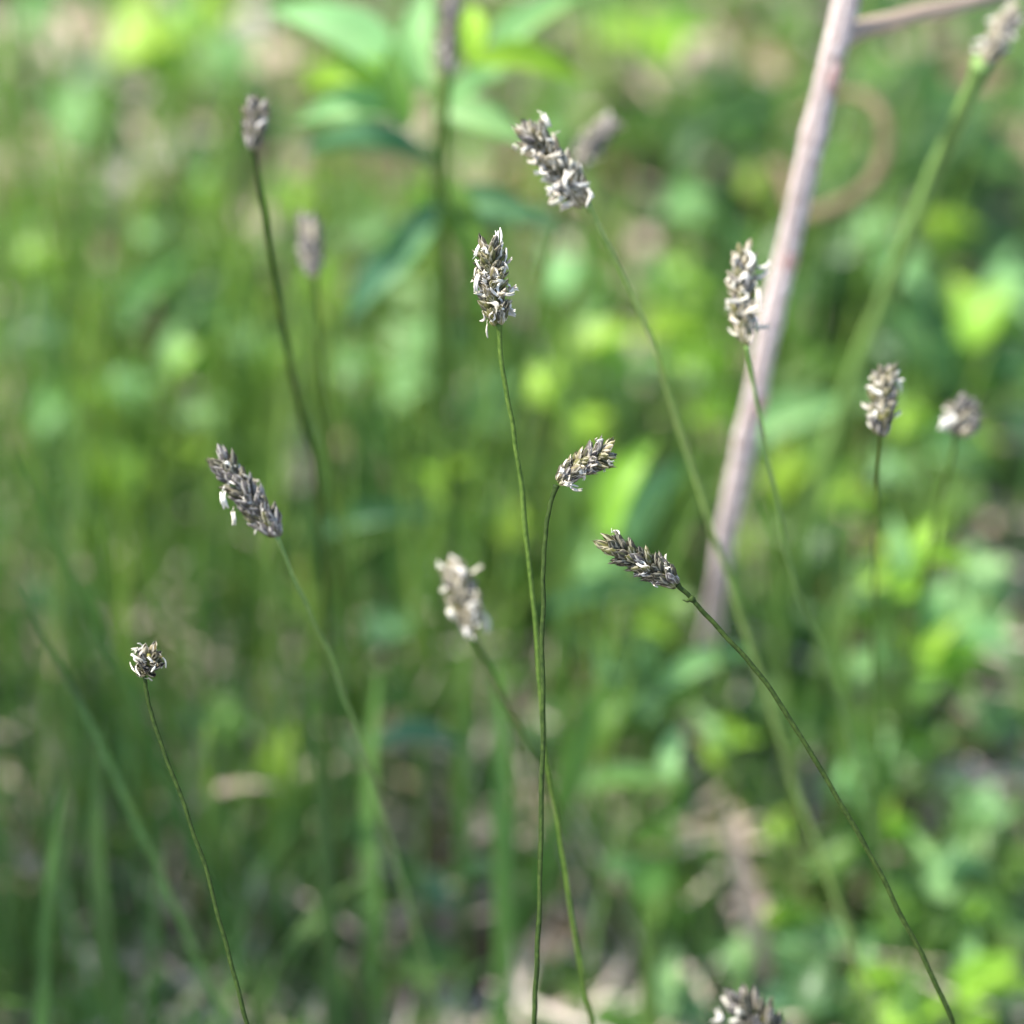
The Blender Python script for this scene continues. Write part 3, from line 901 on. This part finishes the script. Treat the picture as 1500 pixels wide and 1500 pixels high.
DRY = """
P 115 52 160 50 -18 4;P 195 165 54 84 75 1;P 80 255 56 150 -70 1;P 105 345 140 48 -65 4;W 232 262 240 42 33 5;W 372 20 66 46 10 2;P 420 92 120 48 8 7;P 440 230 84 54 -20 1
W 345 445 70 54 20 1;P 240 470 50 80 60 1;P 175 600 56 66 60 1;P 105 675 66 54 20 1;P 385 655 54 54 30 1;P 100 765 60 50 20 1;W 178 778 90 56 25 1;W 325 842 42 52 80 2;B 455 970 44 44 20 1
W 442 665 30 130 86 4;W 515 678 40 46 60 2;B 645 680 46 66 70 1;W 705 706 46 52 70 2;W 820 930 42 42 20 2;P 790 650 46 90 70 1;P 692 500 60 84 -60 1;P 840 825 52 70 70 1;P 610 412 92 60 -55 1
B 765 275 84 60 20 1;B 885 255 54 90 75 1;P 960 130 90 110 50 1;P 1410 400 70 44 10 1;P 1250 772 66 50 10 1;B 1232 862 44 56 70 2;B 1262 892 66 30 -10 2;P 1435 770 130 62 35 2;W 1035 950 60 70 60 1;P 1130 872 60 44 20 1
P 1212 1190 66 66 40 1;P 1362 1180 44 56 60 2;B 1432 1080 96 54 25 1;P 1082 1240 40 130 -78 2;P 1104 1345 40 120 -76 2;P 1342 1340 50 40 20 1;B 1392 1400 42 44 30 2;P 1010 1440 44 60 80 1
W 85 1180 44 80 80 2;W 120 1262 44 80 70 1;W 215 1112 38 44 60 2;W 345 1225 42 44 20 2;P 290 1322 44 80 70 1;W 405 1332 140 36 -35 3;W 372 1412 96 50 15 1;W 250 1442 96 44 10 1;W 100 1460 80 60 20 1
P 665 1385 56 130 80 1;W 662 1472 80 60 10 1;P 875 1400 120 46 42 1;P 892 1475 66 66 40 1;W 482 1300 32 110 75 2;B 705 1282 30 70 80 1;W 600 1232 70 40 -15 1;W 515 1220 40 60 60 1;P 560 1460 70 50 30 1
P 760 1400 70 60 40 1;W 820 1420 60 50 30 1;P 780 1040 50 60 60 1;W 960 1240 80 40 40 1;P 420 1480 70 50 20 1;P 480 1400 60 60 40 1;P 940 1300 80 50 50 1;W 200 1380 60 40 20 1;P 1140 1130 50 60 60 1
"""
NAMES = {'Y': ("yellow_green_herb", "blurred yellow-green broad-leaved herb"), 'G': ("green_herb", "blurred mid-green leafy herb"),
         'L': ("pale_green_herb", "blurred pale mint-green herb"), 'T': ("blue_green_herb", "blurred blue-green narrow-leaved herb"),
         'D': ("shade_gap_herb", "deep green painted-shade herb"), 'O': ("olive_herb", "blurred dull olive herb"), 'W': ("x", "x")}  # D herbs carry the shade of the gaps in their leaf colour
DRYN = {'P': "pinkish tan dry leaf", 'W': "bleached grey dry leaf", 'B': "rusty brown dry leaf"}  # small round bleached pieces also imitate blurred glints by their pale colour


def parse(txt):
    for line in txt.strip().splitlines():
        for it in line.split(';'):
            it = it.split()
            yield it[0], *map(float, it[1:])


clusters = []
for c, x, y, ln, wd, ang, h in parse(PATCH):
    if c in 'PWB':
        continue
    if wd > ln:
        ln, wd = wd, ln
    h = h / 100 * rnd.uniform(.8, 1.2) + (0.022 if c in 'YL' and y < 1000 else 0.03 if c == 'D' else 0)
    p = at_h(x, y, h)
    best = None
    for cl in clusters:
        if cl['c'] == c and (Vector((cl['p'].x, cl['p'].y)) - Vector((p.x, p.y))).length < 0.022:
            best = cl
    lf = px_leaf(c, x, y, ln, wd, ang, h=h, shape=3 if ln > 2.4 * wd else None, facing=0.45)
    lfs = [lf]
    if ln < 2.4 * wd:
        lfs = []
        k = 3 if ln > 60 else 2
        for i in range(k):
            a2 = ang + (i - (k - 1) / 2) * 52 + rnd.uniform(-18, 18)
            off = (i - (k - 1) / 2) * wd * 0.42
            if i == 0 and ln > 60:
                lfs.append(px_leaf(c, x, y, ln, wd * .8, ang, h=h, shape=0, facing=0.45))
            lfs.append(px_leaf(c if i < 2 or c != 'Y' else rnd.choice('YGL'), x - off * math.sin(R(ang)) + rnd.uniform(-8, 8), y - off * math.cos(R(ang)) + rnd.uniform(-8, 8),
                               ln * rnd.uniform(.75, 1.1), wd * rnd.uniform(.34, .58), a2, h=max(.004, h + rnd.uniform(-.01, .008)), shape=rnd.choice((0, 2, 3)), facing=0.45))
    if best:
        best['l'] += lfs
    else:
        clusters.append(dict(c=c, p=p, l=lfs, px=x, py=y, h=h))
for cl in clusters:
    c = cl['c']
    # the herb's other leaves, lower and partly hidden
    for k in range(rnd.randint(2, 4)):
        cc = c if rnd.random() < 0.4 else rnd.choice('GGGL')
        a = rnd.uniform(0, 360)
        ctr = cl['p'] + Vector((rnd.uniform(-.014, .014), rnd.uniform(-.012, .014), -rnd.uniform(.3, .75) * cl['h']))
        ctr.z = max(0.006, ctr.z)
        L = rnd.uniform(.010, .018)
        axis = Vector((math.cos(R(a)), math.sin(R(a)), rnd.uniform(-.1, .3))).normalized()
        cl['l'].append((LEAF[cc][rnd.randrange(3)], ctr - axis * L / 2, axis, Vector((rnd.uniform(-.4, .4), rnd.uniform(-.6, .2), 1)).normalized(), L, L * rnd.uniform(.5, .8)))
    base = Vector((0, 0, 0))
    for l in cl['l']:
        base += l[1]
    base /= len(cl['l'])
    nm, what = NAMES[c]
    herb(nm, place_label(what, cl['px'], cl['py']), cl['l'], Vector((base.x, base.y, max(0.008, base.z - 0.004))), base, M['herb_stem'], 0.0007, group="low herbs on the woodland floor")

for c, x, y, ln, wd, ang, h in list(parse(DRY)) + [t for t in parse(PATCH) if t[0] in 'PWB']:
    if wd > ln:
        ln, wd = wd, ln
    me, b, a, nn, L, W = px_leaf(c, x, y, ln, wd, ang, h=h / 100 * 0.9, facing=0.35)
    o = obj("dry_leaf" if ln < 2.4 * wd else "withered_shoot", me, None, leaf_matrix(b, a, nn, L, W))
    what = DRYN[c] if ln < 2.4 * wd else DRYN[c].replace("leaf", "blade")
    tag(o, place_label("blurred " + what, x, y), "dry leaf", "fallen dry leaves")


# ------------------------------------------------------------------ single grass blades
def blade(pts_px, d0, d1, wpx, mat, label, ground=True):
    n = len(pts_px)
    pts = [at(x, y, d0 + (d1 - d0) * i / (n - 1)) for i, (x, y) in enumerate(pts_px)]
    last, prev = pts[-1], pts[-2]
    run = Vector((last.x - prev.x, last.y - prev.y, 0)) * min(4, last.z / max(0.01, prev.z - last.z))
    if run.length > 0.2:
        run *= 0.2 / run.length
    base = Vector((last.x, last.y, 0)) + run * 0.8
    base.z = ground_z(base.x, base.y) - 0.002
    pts += tail(last, last + run * 0.55 + Vector((0, 0, (base.z - last.z) * 0.55)), base)
    P = spline(pts, 8)
    w = wpx * FIELD * (d0 + d1) / 2 / 1500
    rows, uvs = [], []
    x = None
    L = len(P)
    for i, p in enumerate(P):
        t = (P[min(L - 1, i + 1)] - P[max(0, i - 1)]).normalized()
        side = t.cross(FWD).normalized()
        face = side.cross(t)
        tw_ = 0.5 * math.sin(i * 0.12 + px_seed(pts_px))
        side = (side * math.cos(tw_) + face * math.sin(tw_)).normalized()
        nrm = side.cross(t)
        ww = w * min(1, (i + 0.4) / (L * 0.22)) ** 0.7 * 0.5
        rows.append([p - side * ww - base, p + nrm * ww * 0.25 - base, p + side * ww - base])
        uvs.append([(0, i / L), (.5, i / L), (1, i / L)])
    mb = MB()
    mb.grid(rows, uvs)
    o = obj("leaf_shoot", mb.mesh("leaf_shoot", M[mat]), None, Matrix.Translation(base))
    tag(o, label, "grass blade", "single grass blades")


def px_seed(p):
    return (p[0][0] * 0.37) % 6.28


blade([(680, 925), (678, 1080), (679, 1255)], 1.19, 1.25, 24, 'blade', "pale vertical grass blade below the blurred creamy head")
blade([(728, 960), (735, 1150), (736, 1330), (740, 1490)], 1.17, 1.23, 30, 'blade', "wide pale vertical grass blade left of the crossing stems")
blade([(20, 850), (62, 930), (115, 1025), (190, 1185), (265, 1350), (330, 1500)], 1.08, 1.14, 13, 'blade_dark', "long dark grass blade slanting across the lower left")
blade([(20, 650), (55, 730), (110, 850), (165, 960), (230, 1110)], 1.1, 1.18, 18, 'blade_dark', "dark slanting grass blade at the left edge, upper one")
blade([(880, 1000), (850, 1100), (815, 1210), (768, 1345)], 1.2, 1.27, 40, 'blade', "broad bluish blade slanting down behind the crossing stems")
blade([(640, 330), (650, 500), (655, 700), (660, 850)], 1.25, 1.33, 22, 'blade', "upright blurred blade under the whorled leaves")
blade([(945, 1330), (948, 1420), (952, 1500)], 1.12, 1.16, 30, 'blade', "short pale upright blade at the bottom, right of centre")
blade([(1284, 960), (1285, 1100), (1288, 1260)], 1.2, 1.26, 26, 'blade', "pale upright blade below the brownish upright head")
blade([(500, 560), (560, 780), (575, 960)], 1.22, 1.3, 24, 'blade_dark', "dark upright blade left of the blurred creamy head")
blade([(1200, 900), (1235, 1040), (1262, 1200)], 1.2, 1.27, 18, 'blade', "thin slanting blade left of the brownish head's stem")
blade([(440, 1010), (470, 1150), (480, 1330), (485, 1480)], 1.15, 1.2, 28, 'blade_dark', "dark upright blade at the bottom, left of centre")
blade([(150, 1060), (140, 1220), (150, 1380), (170, 1500)], 1.14, 1.18, 34, 'blade_dark', "broad dark upright blade near the bottom left corner")
blade([(95, 1150), (70, 1300), (60, 1500)], 1.12, 1.16, 26, 'blade_dark', "dark blade hugging the bottom left edge")
blade([(555, 980), (540, 1150), (545, 1350), (550, 1500)], 1.18, 1.24, 26, 'blade', "green upright blade at the bottom between grey and creamy heads")

blade([(415, 1152), (345, 1150), (290, 1172), (258, 1222)], 1.23, 1.27, 13, 'P', "bent grey dry blade arching at the lower left")
blade([(1062, 1170), (1084, 1265), (1104, 1350), (1118, 1420)], 1.21, 1.25, 28, 'P', "pinkish upright dry blade above the head at the bottom edge")

# ------------------------------------------------------------------ unseen shrub added outside the frame to shade the lower left
def shrub(foot, spots, label):
    q = random.Random(77)
    foot = Vector((foot[0], foot[1], ground_z(foot[0], foot[1]) - 0.01))
    root = empty("added_shade_shrub", foot)
    ctr = Vector((0, 0, 0))
    for sp in spots:
        ctr += sp[0]
    ctr /= len(spots)
    T = spline([foot, foot.lerp(ctr, 0.5) + Vector((-0.05, 0.03, 0.06)), ctr], 8)
    mb = MB()
    mb.tube([p - foot for p in T], [0.011 - 0.006 * i / len(T) for i in range(len(T))], 8, lump=0.15)
    obj("trunk", mb.mesh("trunk", M['bark_brown']), root)
    for c, rad, n in spots:
        B = spline([T[14], T[14].lerp(c, 0.5) + Vector((0, 0, 0.03)), c], 6)
        mb = MB()
        mb.tube([p - foot for p in B], [0.005 - 0.003 * i / len(B) for i in range(len(B))], 6, lump=0.15)
        tips = []
        for k in range(n):
            v = Vector((q.gauss(0, 1), q.gauss(0, 1), q.gauss(0, .6)))
            v = v.normalized() * rad * q.random() ** 0.4
            e = c + v
            s0 = B[q.randrange(len(B) // 2, len(B))]
            if k % 3 == 0:
                mb.tube([p - foot for p in spline([s0, s0.lerp(e, .5) + Vector((0, 0, .01)), e], 4)], 0.0011, 4)
                near = s0
            a = (v.normalized() + Vector((q.uniform(-.7, .7), q.uniform(-.7, .7), q.uniform(-.5, .3)))).normalized()
            tips.append((e, a))
        br_ = obj("branch", mb.mesh("branch", M['bark_brown']), root)
        for e, a in tips:
            L = q.uniform(.025, .042)
            obj("leaf", LEAF['G'][q.randrange(3)], br_, leaf_matrix(e - a * L * .5 - foot, a, Vector((q.uniform(-.5, .5), q.uniform(-.5, .5), 1)), L, L * q.uniform(.5, .7)))
    tag(root, label, "shrub")


def sunward(px, py, h, t):
    return at_h(px, py, h) + SUN_TO * t


shrub((-1.0, 0.42), [(sunward(110, 1380, .06, 1.05), .08, 28), (sunward(330, 1260, .06, 1.15), .08, 16), (sunward(130, 1080, .08, 1.2), .08, 18)],
      "green leafy shrub added unseen outside the left edge to shade the lower left")

# ------------------------------------------------------------------ stuff nobody could count
def scatter_leaves(name, mat, n, xr, yr, hr, lr, wr, prof, up=0.7, seed=1, flat=False, dens=None):
    q = random.Random(seed)
    mb = MB()
    k = 0
    while k < n:
        x, y = q.uniform(*xr), q.uniform(*yr)
        if dens and q.random() > dens(x, y):
            k += 0.2
            continue
        k += 1
        z = ground_z(x, y) + q.uniform(*hr)
        L, W = q.uniform(*lr), q.uniform(*wr)
        a = q.uniform(0, 6.283)
        axis = Vector((math.cos(a), math.sin(a), q.uniform(-.25, .35) if not flat else q.uniform(-.12, .15))).normalized()
        nr = Vector((q.uniform(-1, 1) * (1 - up), q.uniform(-1, 1) * (1 - up), 1)).normalized()
        side = axis.cross(nr).normalized()
        nr = side.cross(axis)
        b = Vector((x, y, z))
        cup = q.uniform(-.25, .35)
        rows, uvs = [], []
        for i in range(5):
            v = i / 4
            w = prof(v) * W * 0.5
            c = b + axis * (L * (v - .5)) + nr * (cup * L * (v - .5) ** 2)
            rows.append([c - side * w + nr * w * 0.25, c, c + side * w + nr * w * 0.25])
            uvs.append([(0, v), (.5, v), (1, v)])
        mb.grid(rows, uvs)
    o = obj(name, mb.mesh(name, mat))
    o['kind'] = 'stuff'
    return o


def scatter_grass(name, n, xr, yr, hr, wr, seed, mat='grass', dens=None, lean=(.05, .55)):
    q = random.Random(seed)
    mb = MB()
    k = 0
    while k < n:
        x, y = q.uniform(*xr), q.uniform(*yr)
        if dens and q.random() > dens(x, y):
            k += 0.1
            continue
        k += 1
        h, w = q.uniform(*hr), q.uniform(*wr)
        a = q.uniform(0, 6.283)
        ln = q.uniform(*lean) * h
        d = Vector((math.cos(a), math.sin(a), 0))
        s = Vector((-math.sin(a + q.uniform(-.8, .8)), math.cos(a), 0)).normalized()
        b = Vector((x, y, ground_z(x, y) - 0.002))
        rows, uvs = [], []
        for i in range(6):
            v = i / 5
            c = b + Vector((0, 0, h * (v - 0.25 * v ** 3))) + d * ln * v * v
            ww = w * 0.5 * max(0.05, (1 - v ** 2.2))
            rows.append([c - s * ww, c + s * ww])
            uvs.append([(0, v), (1, v)])
        mb.grid(rows, uvs)
    o = obj(name, mb.mesh(name, M[mat]))
    o['kind'] = 'stuff'
    return o


DRYS = list(parse(DRY))


def bare(x, y):
    """spots where the dry leaves lie open to the light"""
    u, v = to_px(Vector((x, y, 0.015)))
    return any(abs(u - t[1]) < 6 + max(t[3], t[4]) * (.45 if t[2] > 1000 else .32) and abs(v - t[2]) < 6 + max(t[3], t[4]) * (.45 if t[2] > 1000 else .32) for t in DRYS)


def low_left(x, y):
    u, v = to_px(Vector((x, y, 0.03)))
    return 0 if v < 760 else max(0.0, min(1, (760 - u) / 500))


o = scatter_leaves("leaf_litter", M['litter'], 5200, (-.7, .7), (-.1, 1.5), (0.001, 0.010), (.012, .04), (.008, .018), ovate, 0.75, 21, True)
tag(o, "brown and grey leaf litter covering the soil between the plants", "leaf litter")
o = scatter_leaves("ground_cover", M['cover'], 12500, (-.7, .7), (0.0, 1.5), (0.005, 0.032), (.012, .030), (.005, .012), lance, 0.45, 22,
                   dens=lambda x, y: 0 if bare(x, y) else 0.35 + 0.65 * max(0, min(1, 0.6 + 1.5 * noise.noise(Vector((x * 9, y * 9, 3))) + x * 2)))
tag(o, "low leafy green ground cover spreading over the litter", "ground cover")


def grass_density(x, y):
    """thick on the left, thin on the right"""
    return max(0.12, min(1, 0.55 - x * 6)) * (0.5 + 0.5 * noise.noise(Vector((x * 14, y * 14, 8))) + 0.25)


def streaks(x, y):
    """fine grass: thick at left and centre, thin among the herbs at right and at the back"""
    u, v = to_px(Vector((x, y, 0.05)))
    a = 1.0 if u < 650 else max(0.12, 1 - (u - 650) / 500)
    b = 0.12 if v < 250 else min(1, 0.12 + (v - 250) / 600)
    if 560 < u < 980 and v > 1230:
        a *= 0.22
    return a * b * (0.55 + 0.9 * max(0, noise.noise(Vector((x * 30, y * 30, 8))) + 0.3))


o = scatter_grass("grass", 1100, (-.5, .5), (-0.05, 0.9), (.05, .13), (.0012, .003), 31, dens=grass_density, lean=(.05, .5))
tag(o, "thin green grass growing among the herbs, thickest on the left", "grass")
o = scatter_grass("sward", 2600, (-.24, .22), (-0.03, 0.5), (.06, .15), (.0011, .0026), 33, dens=streaks, lean=(.02, .28))
tag(o, "fine upright grass massed at the left and lower centre", "grass")
o = scatter_grass("tall_fine_grass", 430, (-.17, .13), (0.09, 0.36), (.15, .26), (.0010, .0022), 35, mat='fine', dens=lambda x, y: max(0.1, min(1, 0.75 - x * 4)), lean=(.03, .3))
tag(o, "tall thin pale grass blades rising blurred at left and centre", "grass")
o = scatter_leaves("straw_litter", M['straw'], 1700, (-.3, .3), (-.1, .6), (0.012, 0.04), (.02, .06), (.0008, .0021), strip, 0.5, 47, True,
                   dens=lambda x, y: 0.15 + 0.85 * (1 if to_px(Vector((x, y, .02)))[1] > 950 and to_px(Vector((x, y, .02)))[0] < 1150 else 0))
tag(o, "pale pinkish straw of dead stems lying over the litter", "straw")
o = scatter_grass("far_grass", 9000, (-4, 4), (1.5, 6), (.08, .3), (.003, .008), 32)
tag(o, "green grass of the clearing beyond the herbs", "grass")
